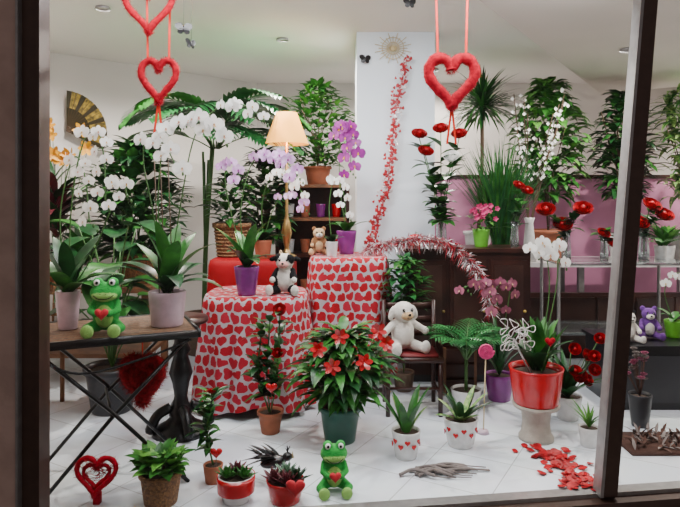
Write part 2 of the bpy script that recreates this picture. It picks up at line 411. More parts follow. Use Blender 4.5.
HEARTM=heart_mat('heart_print_cloth',(0.46,0.40,0.43),(0.38,0.002,0.010))
REDCL=mat('red_cloth',(0.34,0.002,0.008),0.6,col2=(0.26,0.0015,0.006),nscale=5,spec=.2)
def drape(name,x0,x1,y0,y1,zt,zh,m,amp=.03,freq=7,flare=.03,ex_=.28):
    N=280; cx,cy=(x0+x1)/2,(y0+y1)/2; hx,hy=(x1-x0)/2,(y1-y0)/2
    per=[]
    for i in range(N):
        a=2*pi*i/N; c,s_=math.cos(a),math.sin(a); e=ex_
        per.append((abs(c)**e*math.copysign(1,c)*hx,abs(s_)**e*math.copysign(1,s_)*hy))
    arc=[0]
    for i in range(N): a=per[i]; c=per[(i+1)%N]; arc.append(arc[-1]+math.hypot(c[0]-a[0],c[1]-a[1]))
    tot=arc[-1]; ev=[]; j=0
    for i in range(N):
        t=tot*i/N
        while arc[j+1]<t: j+=1
        k=(t-arc[j])/(arc[j+1]-arc[j]+1e-9); a=per[j%N]; c=per[(j+1)%N]
        ev.append((a[0]+(c[0]-a[0])*k,a[1]+(c[1]-a[1])*k))
    vs=[(cx,cy,zt)]; rows=[]
    for sc,dz in ((.5,0),(.9,0),(.97,.001),(1.0,.006)):
        rows.append([(cx+x*sc,cy+y*sc,zt-dz) for x,y in ev])
    D=14; H=zt-zh
    for k in range(1,D+1):
        t=(k/D)**1.15; r=[]
        for i,(x,y) in enumerate(ev):
            ex,ey=x/hx,y/hy; l=math.hypot(ex,ey); nx,ny=(ex/l),(ey/l)
            s1=tot*i/N; fr_=2*pi*i/N
            rip=math.sin(fr_*round(tot*freq/1.4)+1.6*math.sin(fr_*3)+.8*math.sin(fr_*7+2*t))*amp*min(1,t*1.5)+.4*amp*math.sin(fr_*19+t*2)*t
            o=.012+flare*t+rip
            r.append((cx+x+nx*o,cy+y+ny*o,zt-.006-(H-.006)*t+.025*t*math.sin(fr_*4+1)*(1 if zh>.03 else .8)+(.02*t if zh<.05 else 0)))
        rows.append(r)
    for r in rows: vs+=r
    fs=[];uvs=[]
    for i in range(N):
        q=(i+1)%N; fs.append((0,1+i,1+q)); uvs.append([vs[0][:2],vs[1+i][:2],vs[1+q][:2]])
    for k in range(len(rows)-1):
        for i in range(N):
            q=(i+1)%N; f=(1+k*N+i,1+(k+1)*N+i,1+(k+1)*N+q,1+k*N+q); fs.append(f)
            if k<3: uvs.append([vs[w][:2] for w in f])
            else:
                z0=vs[f[0]][2]; z1=vs[f[1]][2]; a0=tot*i/N*1.2; a1=tot*(i+1)/N*1.2
                uvs.append([(a0,z0),(a0,z1),(a1,z1),(a1,z0)])
    me=bpy.data.meshes.new(name); me.from_pydata(vs,[],fs); me.materials.append(m)
    ul=me.uv_layers.new(name='UVMap'); k=0
    for f in uvs:
        for w in f: ul.data[k].uv=w; k+=1
    me.polygons.foreach_set('use_smooth',[True]*len(fs))
    o=bpy.data.objects.new(name,me); bpy.context.scene.collection.objects.link(o)
    b=MB()
    ix=(x1-x0)*.14; iy=(y1-y0)*.14
    b.box((x0+ix,y0+iy,zt-.03),(x1-ix,y1-iy,zt-.006),WOOD)
    for lx in (x0+ix+.03,x1-ix-.03):
        for ly in (y0+iy+.03,y1-iy-.03): b.tube([(lx,ly,0),(lx,ly,zt-.02)],.02,WOOD,8)
    b.obj('table_frame',parent=o)
    return o
drape('heart_tablecloth_table',-.91,-.24,3.87,4.44,.77,.03,HEARTM,amp=.026,ex_=.55,flare=.05)
drape('heart_tablecloth_table',-.22,.35,4.29,4.84,.985,.12,HEARTM,amp=.024,flare=.04,ex_=.5)
drape('red_tablecloth_table',-1.03,-.38,4.66,5.2,.93,.05,REDCL,amp=.02,flare=.02)

b=MB()
b.box((.50,4.60,.06),(1.46,4.95,1.0),DWOOD); b.box((.47,4.57,1.0),(1.49,4.97,1.03),DWOOD); b.box((.52,4.62,0),(1.44,4.93,.06),BLK)
CAB=mat('cab_panel',(0.055,0.022,0.016),.3,col2=(0.03,.011,.009),nscale=5)
for k in range(3):
    x=.53+k*.31
    b.box((x,4.585,.12),(x+.28,4.6,.94),DWOOD)
    b.box((x+.03,4.578,.16),(x+.25,4.586,.90),CAB)
    b.ell((x+.26,4.575,.55),.012,GOLD)
b.obj('dark_wood_cabinet',False)

b=MB(); WT=mat('white_laminate',(0.62,0.60,0.60),0.4)
b.box((.95,5.35,.80),(3.4,5.95,.84),WT)
for x in (1.0,2.15,3.32):
    for y in (5.4,5.87): b.box((x,y,0),(x+.05,y+.05,.80),BRZL)
b.obj('display_table',False)
b=MB()
b.box((-2.55,4.5,.70),(-1.42,5.1,.74),WOOD)
for x in (-2.52,-1.5):
    for y in (4.53,5.02): b.box((x,y,0),(x+.05,y+.05,.70),WOOD)
b.box((-2.5,4.55,.2),(-1.47,5.05,.23),WOOD)
b.obj('wooden_plant_table',False)
b=MB()
for x in (-.62,.06): b.box((x,5.75,0),(x+.03,6.15,1.55),DWOOD)
for z in (.05,.45,.85,1.2,1.52): b.box((-.62,5.75,z),(.09,6.15,z+.03),WOOD if z>1 else DWOOD)
b.box((-.62,6.14,0),(.09,6.16,1.55),DWOOD)
b.obj('wooden_shelf',False)
b=MB()
for z in (1.232,.882,.482):
    for k in range(4):
        x=-.5+k*.155; r=.05
        b.pot(x,5.95,z,r,r*.75,.13,[POTW,TERR,POTP,POTR][k],soil=False)
b.obj('ceramic_vases')

# small dark wooden chair carrying the lamb
b=MB(); sx,sy=.47,4.02; SZ=.38
b.box((sx-.18,sy-.16,SZ-.03),(sx+.2,sy+.16,SZ),DWOOD)
b.box((sx-.16,sy-.14,SZ),(sx+.17,sy+.13,SZ+.012),mat('stool_red',(.16,.003,.006),.6))
for dx in (-.16,.18):
    b.tube([(sx+dx,sy-.14,0),(sx+dx,sy-.14,SZ-.02)],.015,DWOOD,8); b.tube([(sx+dx,sy+.15,0),(sx+dx,sy+.15,SZ),(sx+dx*1.02,sy+.19,SZ+.32)],.015,DWOOD,8)
    b.tube([(sx+dx,sy-.14,.14),(sx+dx,sy+.15,.14)],.009,DWOOD,6)
b.tube([(sx-.16,sy-.14,.18),(sx+.18,sy-.14,.18)],.009,DWOOD,6)
for z in (.10,.19,.28): b.box((sx-.16,sy+.155+z*.12,SZ+z-.025),(sx+.18,sy+.17+z*.12,SZ+z+.02),DWOOD)
b.obj('wooden_chair')
b=MB()
for z in (.02,.13,.24): 
    b.box((.74,4.30,z),(.98,4.315,z+.09),DWOOD); b.box((.74,4.50,z),(.98,4.515,z+.09),DWOOD); b.box((.74,4.30,z),(.755,4.515,z+.09),DWOOD); b.box((.965,4.30,z),(.98,4.515,z+.09),DWOOD)
b.box((.74,4.30,0),(.98,4.515,.02),DWOOD)
for x in (.74,.96):
    for y in (4.295,4.5): b.box((x,y,0),(x+.02,y+.02,.34),WOOD)
b.obj('wooden_crate',False)

b=MB()
for x in (1.72,2.72):
    for y in (4.72,5.12): b.tube([(x,y,0),(x,y,.9)],.014,BRZL,8)
for z in (.35,.9):
    b.box((1.68,4.68,z),(2.76,5.16,z+.012),GLASSY)
    b.tube([(1.72,4.72,z-.008),(2.72,4.72,z-.008)],.008,BRZL); b.tube([(1.72,5.12,z-.008),(2.72,5.12,z-.008)],.008,BRZL)
b.obj('glass_display_table',False)
b=MB(); b.box((1.84,4.0,.0),(2.85,4.5,.41),BLK); b.box((1.82,3.98,.41),(2.87,4.52,.43),BLK); b.box((1.9,3.992,.05),(2.8,3.999,.36),POTD); b.obj('black_display_plinth',False)
b=MB(); b.box((1.55,5.3,.0),(3.3,5.34,.58),DWOOD)  # added dark panels standing in for the darkness under the glass table
for k in range(5): b.box((1.58+k*.345,5.285,.05),(1.58+k*.345+.32,5.3,.54),CAB)
b.obj('added_dark_panels',False)

b=MB(); lx,ly,lz=-.44,4.95,.93
BRS=mat('brass',(0.5,0.33,0.12),.3,.9)
b.lathe([(.001,0),(.085,0),(.08,.015),(.03,.035),(.018,.08),(.03,.14),(.045,.2),(.03,.28),(.014,.34),(.012,.62),(.012,.95),(.001,.95)],(lx,ly,lz),BRS,20)
SH=mat('lampshade',(1.0,0.46,0.08),.8,col2=(0.97,.40,.06),nscale=4,emit=1.5)
b.lathe([(.185,.93),(.178,.94),(.085,1.19),(.08,1.19),(.175,.93),(.185,.93)],(lx,ly,lz),SH,32)
for k in range(3):
    a=k*2*pi/3; b.tube([(lx,ly,lz+.95),(lx+.1*math.cos(a),ly+.1*math.sin(a),lz+1.15)],.003,BRS,5)
lamp=b.obj('table_lamp')
L=bpy.data.lights.new('lamp_bulb','POINT'); L.energy=9; L.color=(1,.6,.28); L.shadow_soft_size=.04
o=bpy.data.objects.new('lamp_bulb',L); o.location=(lx,ly,lz+1.05); bpy.context.scene.collection.objects.link(o); o.parent=lamp

# ------------------------------------------------------------------ plants
def orchid_stem(b, path, nf, size, m, start=.5, stake=True, lip=LIP):
    P=smoothpath(path,8); b.tube(P,.0035,STEM,5)
    n=len(P)
    for i in range(nf):
        t=start+(1-start)*i/max(1,nf-1); p=P[min(n-1,int(t*(n-1)))]
        sgn=1 if i%2 else -1
        q=p+V((sgn*size*.75+R.uniform(-.3,.3)*size,-size*.5,-size*R.uniform(.1,.6)))
        b.tube([p,(p+q)/2+V((0,0,size*.2)),q],.0018,STEM,4)
        b.orchid(q,(sgn*.35+R.uniform(-.5,.5),-1,R.uniform(-.15,.5)),size*R.uniform(.8,1.08),m,lip)
    for k in range(3):
        e=P[-1]+V((.02*k,0,-.025*k)); b.ell(e,(.008-.001*k,.008,.011),STEM,n=6,k=4)
def orchid_leaves(b,x,y,z,n,L,W,m=G2,el=.9,dr=1.3):
    for i in range(n):
        a=2*pi*i/n+R.uniform(-.3,.3)
        b.leaf((x,y,z),a,el+R.uniform(-.2,.25),L*R.uniform(.8,1.15),W,dr+R.uniform(-.3,.3),m,'strap',.18,8)
b=MB(); b.pot(-1.36,3.0,.757,.06,.045,.19,POTPK)
orchid_leaves(b,-1.36,3.0,.93,9,.32,.09,G1)
orchid_leaves(b,-1.36,3.0,.93,5,.36,.08,G2,1.3,.7)
orchid_stem(b,[(-1.36,3.0,.93),(-1.34,3.0,1.4),(-1.27,2.98,1.70),(-1.19,2.95,1.74),(-1.15,2.93,1.58),(-1.14,2.92,1.38)],10,.037,WH,.52)
orchid_stem(b,[(-1.36,3.0,.93),(-1.40,3.0,1.3),(-1.34,2.98,1.58),(-1.28,2.95,1.60),(-1.24,2.93,1.48),(-1.22,2.92,1.3)],7,.034,WH,.58)
orchid_stem(b,[(-1.36,3.0,.93),(-1.25,3.0,1.1),(-1.12,2.98,1.4),(-1.07,2.95,1.5),(-1.04,2.93,1.42)],3,.034,WH,.7)
b.obj('white_orchid')
b=MB(); b.pot(-.89,3.09,.757,.095,.08,.175,POTPK)
orchid_leaves(b,-.89,3.09,.92,9,.34,.095,G2)
orchid_leaves(b,-.89,3.09,.92,7,.38,.09,G1,1.3,.7)
orchid_stem(b,[(-.89,3.09,.92),(-.93,3.07,1.35),(-.9,3.05,1.66),(-.82,3.02,1.78),(-.70,3.0,1.82),(-.60,2.98,1.72)],8,.050,WH,.6)
orchid_stem(b,[(-.89,3.09,.92),(-.96,3.07,1.35),(-1.0,3.05,1.6),(-.97,3.03,1.72),(-.88,3.0,1.68),(-.82,2.98,1.58)],6,.044,WH,.62)
orchid_stem(b,[(-.89,3.09,.92),(-.82,3.07,1.35),(-.74,3.05,1.72),(-.62,3.02,1.86),(-.5,3.0,1.88),(-.4,2.98,1.82)],6,.036,WH,.68)
for sx2 in (-.93,-.86,-.90): b.tube([(sx2,3.09,.9),(sx2-.02,3.07,1.6)],.003,WOODST,5)
b.obj('white_orchid')
b=MB(); b.pot(-.62,3.99,.77,.085,.06,.19,POTP)
orchid_leaves(b,-.62,3.99,.95,7,.28,.08,G2)
orchid_leaves(b,-.62,3.99,.95,6,.36,.075,G1,1.3,.8)
orchid_stem(b,[(-.62,3.99,.95),(-.66,3.98,1.3),(-.6,3.96,1.6),(-.5,3.93,1.7),(-.38,3.92,1.68),(-.28,3.9,1.56)],9,.045,LIL,.55,lip=MAG)
orchid_stem(b,[(-.62,3.99,.95),(-.72,3.98,1.3),(-.76,3.96,1.55),(-.72,3.94,1.66),(-.66,3.93,1.55)],5,.042,LIL,.65,lip=MAG)
b.obj('lilac_orchid')
b=MB(); b.pot(.05,4.62,.985,.08,.055,.18,POTP)
orchid_leaves(b,.05,4.62,1.15,6,.2,.07,G1)
orchid_stem(b,[(.05,4.62,1.15),(.0,4.62,1.5),(.0,4.6,1.85),(.04,4.58,1.98),(.08,4.57,1.85),(.08,4.56,1.62)],15,.052,MAG,.45,lip=YEL)
b.obj('magenta_orchid')
b=MB(); b.pot(-.06,4.42,.985,.045,.036,.11,POTW)
orchid_leaves(b,-.06,4.42,1.08,5,.13,.05,G2)
orchid_stem(b,[(-.06,4.42,1.08),(-.08,4.42,1.35),(-.04,4.40,1.56),(.02,4.39,1.48),(.04,4.38,1.3)],8,.036,WH,.5)
b.obj('white_orchid')
b=MB(); b.pot(-.62,4.82,.93,.075,.055,.15,TERR)
orchid_leaves(b,-.62,4.82,1.06,7,.2,.075,G2)
orchid_stem(b,[(-.62,4.82,1.06),(-.62,4.8,1.4),(-.52,4.72,1.60),(-.38,4.70,1.60),(-.3,4.68,1.46)],8,.044,WH,.5)
orchid_stem(b,[(-.62,4.82,1.06),(-.54,4.76,1.3),(-.45,4.72,1.44),(-.36,4.70,1.44),(-.28,4.68,1.34)],5,.04,LIL,.5)
b.obj('white_orchid')

def bush(b,x,y,z0,z1,rx,n,L,W,m,m2=None,shape='ovate',ry=None,up=.3,droop=.7):
    ry=ry or rx
    for _ in range(n):
        a=R.uniform(0,2*pi); rr=math.sqrt(R.random()); t=R.random()
        k=math.sin(pi*(0.15+.8*t))
        px=x+rx*rr*k*math.cos(a)*.85; py=y+ry*rr*k*math.sin(a)*.85; pz=z0+(z1-z0)*t
        b.leaf((px,py,pz),a+R.uniform(-.6,.6),up+R.uniform(-.5,.5),L*R.uniform(.7,1.2),W*R.uniform(.8,1.2),droop,
               m if (m2 is None or R.random()<.6) else m2,shape,.25,4)
def twigs(b,x,y,z0,z1,rx,n,m=WOODST,r=.004):
    for _ in range(n):
        a=R.uniform(0,2*pi); q=R.uniform(.2,1)*rx
        b.tube(smoothpath([(x,y,z0),(x+q*.25*math.cos(a),y+q*.25*math.sin(a),z0+(z1-z0)*.5),(x+q*math.cos(a),y+q*math.sin(a),z0+(z1-z0)*R.uniform(.8,1))],4),r,m,5)
def frond(b,base,az,el,L,droop,ll,m,n=22,lw=.022,ld=.9):
    p=V(base); h=V((math.cos(az),math.sin(az),0)); side=V((-math.sin(az),math.cos(az),0)); P=[p.copy()]; D=[]
    for i in range(n):
        e=el-droop*(i/n)**1.3; d=h*math.cos(e)+UP*math.sin(e); D.append(d); p=p+d*L/n; P.append(p.copy())
    b.tube(P,[.007*(1-.8*i/n) for i in range(n+1)],STEM,5)
    for i in range(int(n*.28),n+1):
        t=i/n; d=D[min(i,n-1)]; l=ll*math.sin(pi*(0.18+.75*t))*R.uniform(.9,1.05)+.03
        for sg in (-1,1):
            dd=(side*sg*.8+d*.75); a2=math.atan2(dd.y,dd.x); e2=math.atan2(dd.z,math.hypot(dd.x,dd.y))
            b.leaf(P[i],a2,e2+.15,l,lw,ld,m,'lance',.15,4)
b=MB(); b.pot(-1.25,5.5,0,.2,.15,.36,POTB,rim=.015)
b.tube(smoothpath([(-1.25,5.5,.3),(-1.22,5.48,1.1),(-1.15,5.42,1.9)]),[.022]*13,STEM,8)
twigs(b,-1.23,5.48,.3,1.85,.06,5,STEM,.012)
for i,(az,el,L,dr) in enumerate([(0.05,1.0,1.0,1.8),(3.1,1.05,1.0,1.8),(-.5,1.15,1.0,2.1),(3.6,1.1,1.0,2.1),(4.6,1.15,.9,2.1),(.7,1.2,.9,2.0),(2.4,1.2,.9,2.0),(5.3,1.0,1.0,1.9),(-.15,.5,.85,1.3),(3.3,.55,.85,1.3),(4.2,.9,.9,1.6),(5.8,1.3,.95,1.8),(3.9,1.3,.95,2.1),(5.0,.7,.8,1.5),(5.55,.6,.8,1.4)]):
    frond(b,(-1.12+.03*math.cos(az),5.40+.03*math.sin(az),1.86),az,el,L*.93,dr,.38,G4 if i%3 else G1,18,.058,.8)
b.obj('kentia_palm')
b=MB(); b.pot(-.22,5.95,1.55,.13,.1,.18,TERR,rim=.01); twigs(b,-.22,5.95,1.7,2.4,.25,10)
bush(b,-.22,5.95,1.72,2.55,.42,640,.12,.06,G1,G3); b.obj('potted_ficus')
b=MB(); b.pot(-2.25,4.72,.74,.12,.09,.2,TERR,rim=.01); twigs(b,-2.25,4.72,.9,1.4,.1,4)
for i in range(70): b.leaf((-2.25+R.uniform(-.05,.05),4.72+R.uniform(-.05,.05),1.1+R.uniform(0,.35)),R.uniform(0,6.28),R.uniform(.3,1.4),.42,.065,1.0,LR if R.random()<.5 else G2)
b.obj('cordyline_plant')
b=MB(); b.pot(-1.62,4.8,.74,.15,.11,.24,WICK,rim=.01); twigs(b,-1.62,4.8,.9,1.5,.2,8,STEM)
bush(b,-1.62,4.8,.95,1.85,.36,520,.21,.085,G2,G1); b.obj('potted_philodendron')
b=MB(); b.lathe([(.001,0),(.05,0),(.055,.02),(.045,.15),(.06,.3),(.055,.3),(.04,.15),(.04,.03),(.001,.02)],(-2.38,5.02,.74),GLASSY,20)
for i in range(11):
    x=-2.32+R.uniform(-.12,.26); z=R.uniform(1.72,2.02); b.tube([(-2.38,5.02,.8),(x,4.92,z)],.003,STEM,5)
    nr=V((R.uniform(-.6,.6),-1,R.uniform(-.2,.5)))
    for k in range(6):
        a=k*pi/3; b.petal(V((x,4.9,z)),V((math.cos(a),-.3,math.sin(a))),nr,.07,.036,YEL,.25)
    for k in range(3): b.leaf((-2.38+(x+2.38)*.6,4.95,.8+(z-.8)*.5+.05*k),R.uniform(0,6.28),.5,.16,.03,.6,G1)
b.obj('yellow_lily_vase')
b=MB(); b.pot(-1.98,4.62,.74,.11,.09,.17,POTW)
for i in range(60): b.leaf((-1.98,4.62,.9),R.uniform(0,6.28),R.uniform(.6,1.45),R.uniform(.22,.42),.08,.9,GG if i%3==0 else G1,'lance')
b.obj('potted_spathiphyllum')
b=MB(); b.pot(-1.95,5.42,0,.18,.14,.3,POTD,rim=.012); twigs(b,-1.95,5.42,.3,1.2,.1,8,STEM,.012)
for i in range(20): frond(b,(-1.95,5.42,1.1),i*.7,R.uniform(1.0,1.45),R.uniform(.55,.75),1.4,.18,G1 if i%2 else G2,16,.026)
b.obj('potted_areca_palm')
b=MB(); b.pot(-1.52,4.0,0,.17,.13,.3,POTD,rim=.012)
for i in range(36):
    a=R.uniform(0,6.28); r=R.uniform(.05,.28); q=V((-1.52+r*math.cos(a),4.0+r*math.sin(a),R.uniform(.55,1.25)))
    b.tube(smoothpath([(-1.52,4.0,.28),(-1.52+r*.4*math.cos(a),4.0+r*.4*math.sin(a),.28+(q.z-.28)*.6),q],4),.005,STEM,5)
    b.leaf(q,a,R.uniform(-.2,.6),R.uniform(.22,.32),R.uniform(.16,.22),.9,G2 if i%3 else G1,'ovate',.2,7)
b.obj('potted_monstera')
b=MB(); b.pot(-.70,5.52,0,.14,.11,.3,TERR,rim=.01); twigs(b,-.70,5.52,.25,1.6,.1,7,WOODST,.008)
bush(b,-.70,5.52,1.0,1.85,.22,300,.17,.085,G2,G1); b.obj('potted_fiddle_leaf_fig')
b=MB(); b.pot(-.9,5.0,.93,.15,.12,.28,WICK,rim=.012)
for k in range(9): b.tube([(-.9+(.123+.003*k)*math.cos(t*pi/12),5.0+(.123+.003*k)*math.sin(t*pi/12),.945+.028*k) for t in range(25)],.007,WICK,5)
bush(b,-.9,5.0,1.2,1.62,.2,170,.14,.065,G2,G1); b.obj('wicker_basket_plant')
b=MB(); cx,cy=-2.15,3.95
b.box((cx-.24,cy-.22,.40),(cx+.24,cy+.24,.45),WICK)
for dx in (-.22,.22):
    for dy in (-.2,.22): b.tube([(cx+dx,cy+dy,0),(cx+dx,cy+dy,.42)],.016,WOOD,8)
for k in range(9):
    x=cx-.2+k*.05; b.tube([(x,cy+.22,.45),(x*1.0,cy+.27,.95)],.008,WICK,6)
b.tube(smoothpath([(cx-.23,cy+.22,.42),(cx-.24,cy+.27,.85),(cx,cy+.29,1.0),(cx+.24,cy+.27,.85),(cx+.23,cy+.22,.42)]),.018,WOOD,8)
for z in (.6,.75,.88): b.tube([(cx-.22,cy+.24,z),(cx+.22,cy+.24,z)],.01,WICK,6)
b.obj('wicker_chair')
b=MB(); c=V((-2.60,5.67,2.05)); FB=mat('fan_black',(.03,.022,.006),.5)
dirw=V((1.8,1.58,0)).normalized(); n=16
for i in range(n):
    a=math.radians(-25+115*i/n); a2=math.radians(-25+115*(i+1)/n)
    def q(r,a,o=0): return c+dirw*r*math.cos(a)+UP*r*math.sin(a)+V((.66,-.75,0))*(o+.04)
    b.add([q(.05,a),q(.05,a2,.008),q(.22,a2,.010),q(.22,a)],[(0,1,2,3)],FB)
    b.add([q(.22,a),q(.22,a2,.010),q(.38,a2,.012),q(.38,a)],[(0,1,2,3)],GOLD if i%3 else FB)
    b.tube([q(.0,a),q(.38,a)],.003,WOODST,4)
b.obj('gold_hand_fan')
b=MB(); b.pot(1.32,5.75,.84,.13,.10,.26,POTW,rim=.01); b.tube(smoothpath([(1.32,5.75,1.0),(1.36,5.75,1.7),(1.36,5.75,2.35)]),.018,WOODST,8)
for i in range(190): b.leaf((1.36,5.75,2.22+R.uniform(0,.12)),R.uniform(0,6.28),R.uniform(-.5,1.2),R.uniform(.32,.48),.028,.7,G2 if i%2 else G1,'lance',n=5)
b.obj('dracaena_tree')
b=MB(); b.pot(1.38,5.15,0,.16,.13,.3,POTD); b.tube([(1.38,5.15,.25),(1.38,5.15,1.0)],.05,G2,8)
for i in range(330): b.leaf((1.38+R.uniform(-.06,.06),5.15+R.uniform(-.05,.03),.95),R.uniform(0,6.28),R.uniform(1.15,1.56),R.uniform(.65,1.05),.018,R.uniform(.2,.7),G1 if R.random()<.5 else G4,'lance',n=6)
b.obj('tall_grass_plant')
b=MB(); b.pot(1.98,5.7,.84,.17,.12,.28,TERR,rim=.012); twigs(b,1.98,5.7,1.0,2.2,.25,10)
bush(b,1.98,5.7,1.42,2.52,.36,640,.17,.08,G1,G3,droop=1.2); b.obj('potted_schefflera')
b=MB(); b.pot(2.66,5.65,.84,.14,.1,.24,POTW); twigs(b,2.66,5.65,1.0,2.3,.25,8)
bush(b,2.66,5.65,1.4,2.4,.24,460,.17,.075,G2,G1,droop=1.0); b.obj('potted_rubber_plant')
b=MB(); b.pot(3.22,5.6,.84,.15,.11,.26,POTW); twigs(b,3.22,5.6,1.0,2.3,.2,8)
for i in range(260): b.leaf((3.22+R.uniform(-.12,.12),5.6+R.uniform(-.15,.15),R.uniform(1.4,2.4)),R.uniform(0,6.28),R.uniform(.1,1.0),R.uniform(.2,.36),.055,1.3,GV if R.random()<.6 else G1,'lance')
b.obj('variegated_dracaena')
b=MB(); b.lathe([(.001,0),(.06,0),(.05,.2),(.035,.35),(.05,.4),(.045,.4),(.03,.35),(.04,.03),(.001,.02)],(1.72,5.45,.84),POTW,20)
for i in range(10):
    x=1.74+R.uniform(-.25,.28); z=R.uniform(1.85,2.4); P=smoothpath([(1.72,5.45,1.1),(1.72+(x-1.72)*.4,5.42,1.6),(x,5.32,z)],6); b.tube(P,.004,WOODST,5)
    for k in range(13):
        p=P[R.randrange(6,len(P))]+V((R.uniform(-.05,.05),R.uniform(-.05,.05),R.uniform(-.05,.05)))
        for a in range(4): b.petal(p,V((math.cos(a*1.57),-.2,math.sin(a*1.57))),V((0,-1,0)),.017,.014,WH,.2)
b.obj('blossom_branch_vase')
b=MB(); b.pot(2.95,5.45,.84,.09,.07,.15,POTW)
for i in range(50): b.leaf((2.95,5.45,.97),R.uniform(0,6.28),R.uniform(.8,1.45),R.uniform(.2,.3),.07,.9,G1 if i%3 else G3,'lance')
b.obj('potted_peace_lily')

def glass_vase(b,x,y,z,r,h,m=GLASSY):
    b.lathe([(.001,0),(r*.9,0),(r*.95,h*.3),(r*.75,h*.7),(r,h),(r-.004,h),(r*.7,h*.7),(r*.85,h*.3),(r*.8,.015),(.001,.015)],(x,y,z),m,20)
def roses(name,x,y,z,vr,vh,blooms,size=.05,leaves=10,vm=GLASSY,leafL=.13):
    b=MB(); glass_vase(b,x,y,z,vr,vh,vm)
    for bx,by,bz,m in blooms:
        P=smoothpath([(x,y,z+.03),(x+(bx-x)*.2,y+(by-y)*.2,z+vh),(bx,by,bz)],5); b.tube(P,.004,STEM,5)
        b.rose((bx,by,bz),size,m,(R.uniform(-.3,.3),-.7,.8)); 
        for k in range(5): b.leaf((bx,by,bz-.008),k*1.26,.2,.04,.015,.6,G1,n=3)
        for k in range(leaves):
            q=P[R.randrange(len(P)//3,len(P)-1)]; b.leaf(q,R.uniform(0,6.28),R.uniform(0,.9),leafL*R.uniform(.7,1.1),leafL*.5,.6,G1 if R.random()<.5 else G2,'ovate',n=4)
    return b.obj(name)
roses('rose_bouquet_vase',.80,4.74,1.03,.045,.34,[(.62,4.72,1.90,RED),(.79,4.70,1.94,RED),(.94,4.72,1.90,RED),(.66,4.66,1.76,RED),(.87,4.66,1.72,WH)],.07,24,leafL=.17)
roses('red_flower_vase',1.84,4.88,.912,.04,.26,[(1.66,4.84,1.30,RED),(1.95,4.82,1.31,RED),(1.80,4.86,1.18,RED)],.085,12)
roses('red_flower_vase',2.14,4.86,.912,.035,.2,[(2.10,4.8,1.12,RED),(2.17,4.8,1.04,RED)],.06,8)
roses('red_flower_vase',2.46,4.86,.912,.045,.26,[(2.48,4.8,1.34,RED),(2.58,4.8,1.26,RED),(2.38,4.8,1.2,RED)],.085,12)
roses('red_carnation_vase',1.38,4.74,1.03,.035,.2,[(1.40,4.72,1.5,RED),(1.46,4.70,1.46,RED)],.055,8)
b=MB(); b.pot(2.66,4.98,.912,.05,.04,.11,POTW); orchid_leaves(b,2.66,4.98,1.01,5,.16,.05,G1)
b.obj('small_orchid')
b=MB(); b.pot(2.36,4.25,.43,.06,.045,.12,POTLG); orchid_leaves(b,2.36,4.25,.54,6,.14,.05,G1)
orchid_stem(b,[(2.36,4.25,.54),(2.30,4.25,.75),(2.35,4.22,.88),(2.44,4.2,.86),(2.52,4.2,.76)],9,.035,WH,.4); b.obj('white_orchid')
b=MB(); b.pot(1.12,4.76,1.03,.07,.05,.14,POTLG)
bush(b,1.12,4.76,1.15,1.3,.13,60,.07,.03,G1,G3)
for i in range(34):
    a=R.uniform(0,6.28); r=R.uniform(0,.13); p=V((1.12+r*math.cos(a),4.76+r*math.sin(a),1.24+R.uniform(0,.12)))
    for k in range(5): b.petal(p,V((math.cos(k*1.257),-.3,math.sin(k*1.257))),V((0,-1,.4)),.022,.018,PNK,.2)
b.obj('potted_azalea')
b=MB(); b.lathe([(.001,.012),(.02,.0),(.04,.012),(.055,.05),(.05,.085),(.025,.098),(.001,.085)],(.60,4.78,1.03),POTR,20); b.tube([(.60,4.78,1.11),(.605,4.78,1.15)],.003,WOODST); b.leaf((.60,4.78,1.13),0.3,.6,.04,.02,.5,G1,'ovate'); b.obj('red_apple')

b=MB(); b.pot(0.0,3.5,0,.12,.09,.21,POTG,rim=.01)
bush(b,.02,3.5,.24,.64,.27,320,.17,.06,G1,G2,'ovate',droop=1.0)
for i in range(60): b.leaf((.0+R.uniform(-.1,.12),3.48+R.uniform(-.1,.1),.24+R.uniform(0,.15)),R.uniform(0,6.28),R.uniform(-.1,1.0),.25,.05,1.1,G1)
for (x,y,z) in ((-.04,3.24,.50),(.21,3.30,.68),(.0,3.26,.66),(.13,3.22,.53),(.26,3.36,.60),(-.12,3.3,.58)):
    b.tube([(0.02,3.5,.25),(x,y,z)],.004,STEM,5)
    for k in range(6): b.petal(V((x,y,z)),V((math.cos(k*1.05+x*9),R.uniform(-.6,0),math.sin(k*1.05+x*9))),V((0,-1,.5)),.05,.03,POTR,.1)
b.obj('potted_poinsettia')
def sanse(name,x,y,r,h,L,n,m=G1,spread=.4,pm=POTW):
    b=MB(); b.pot(x,y,0,r,r*.72,h,pm)
    for i in range(n):
        a=2*pi*i/n+R.uniform(-.2,.2)
        b.leaf((x+.02*math.cos(a),y+.02*math.sin(a),h*.88),a,pi/2-R.uniform(.15,spread+.2),L*R.uniform(.75,1.1),.045,.35,m,'strap',.5,6,)
        b.leaf((x+.021*math.cos(a),y+.021*math.sin(a)+.002,h*.88),a,pi/2-R.uniform(.3,spread+.3),L*R.uniform(.6,.9),.038,.3,GV,'strap',.5,6)
    for k in range(7):
        a=-pi/2+(k-3)*.5; rr=r*.86; b.heart_solid((x+(rr+.006)*math.cos(a),y+(rr+.006)*math.sin(a),h*(.5+.16*(k%2))),.032,.008,POTR,rz=a+pi/2)
    return b.obj(name)
sanse('potted_snake_plant',.36,3.27,.08,.15,.27,6,G1,.3)
sanse('potted_snake_plant',.69,3.43,.10,.16,.24,7,G2,.8)
b=MB(); b.pot(.83,3.95,0,.1,.075,.16,POTW); b.tube([(.83,3.95,.12),(.83,3.95,.36)],.012,STEM)
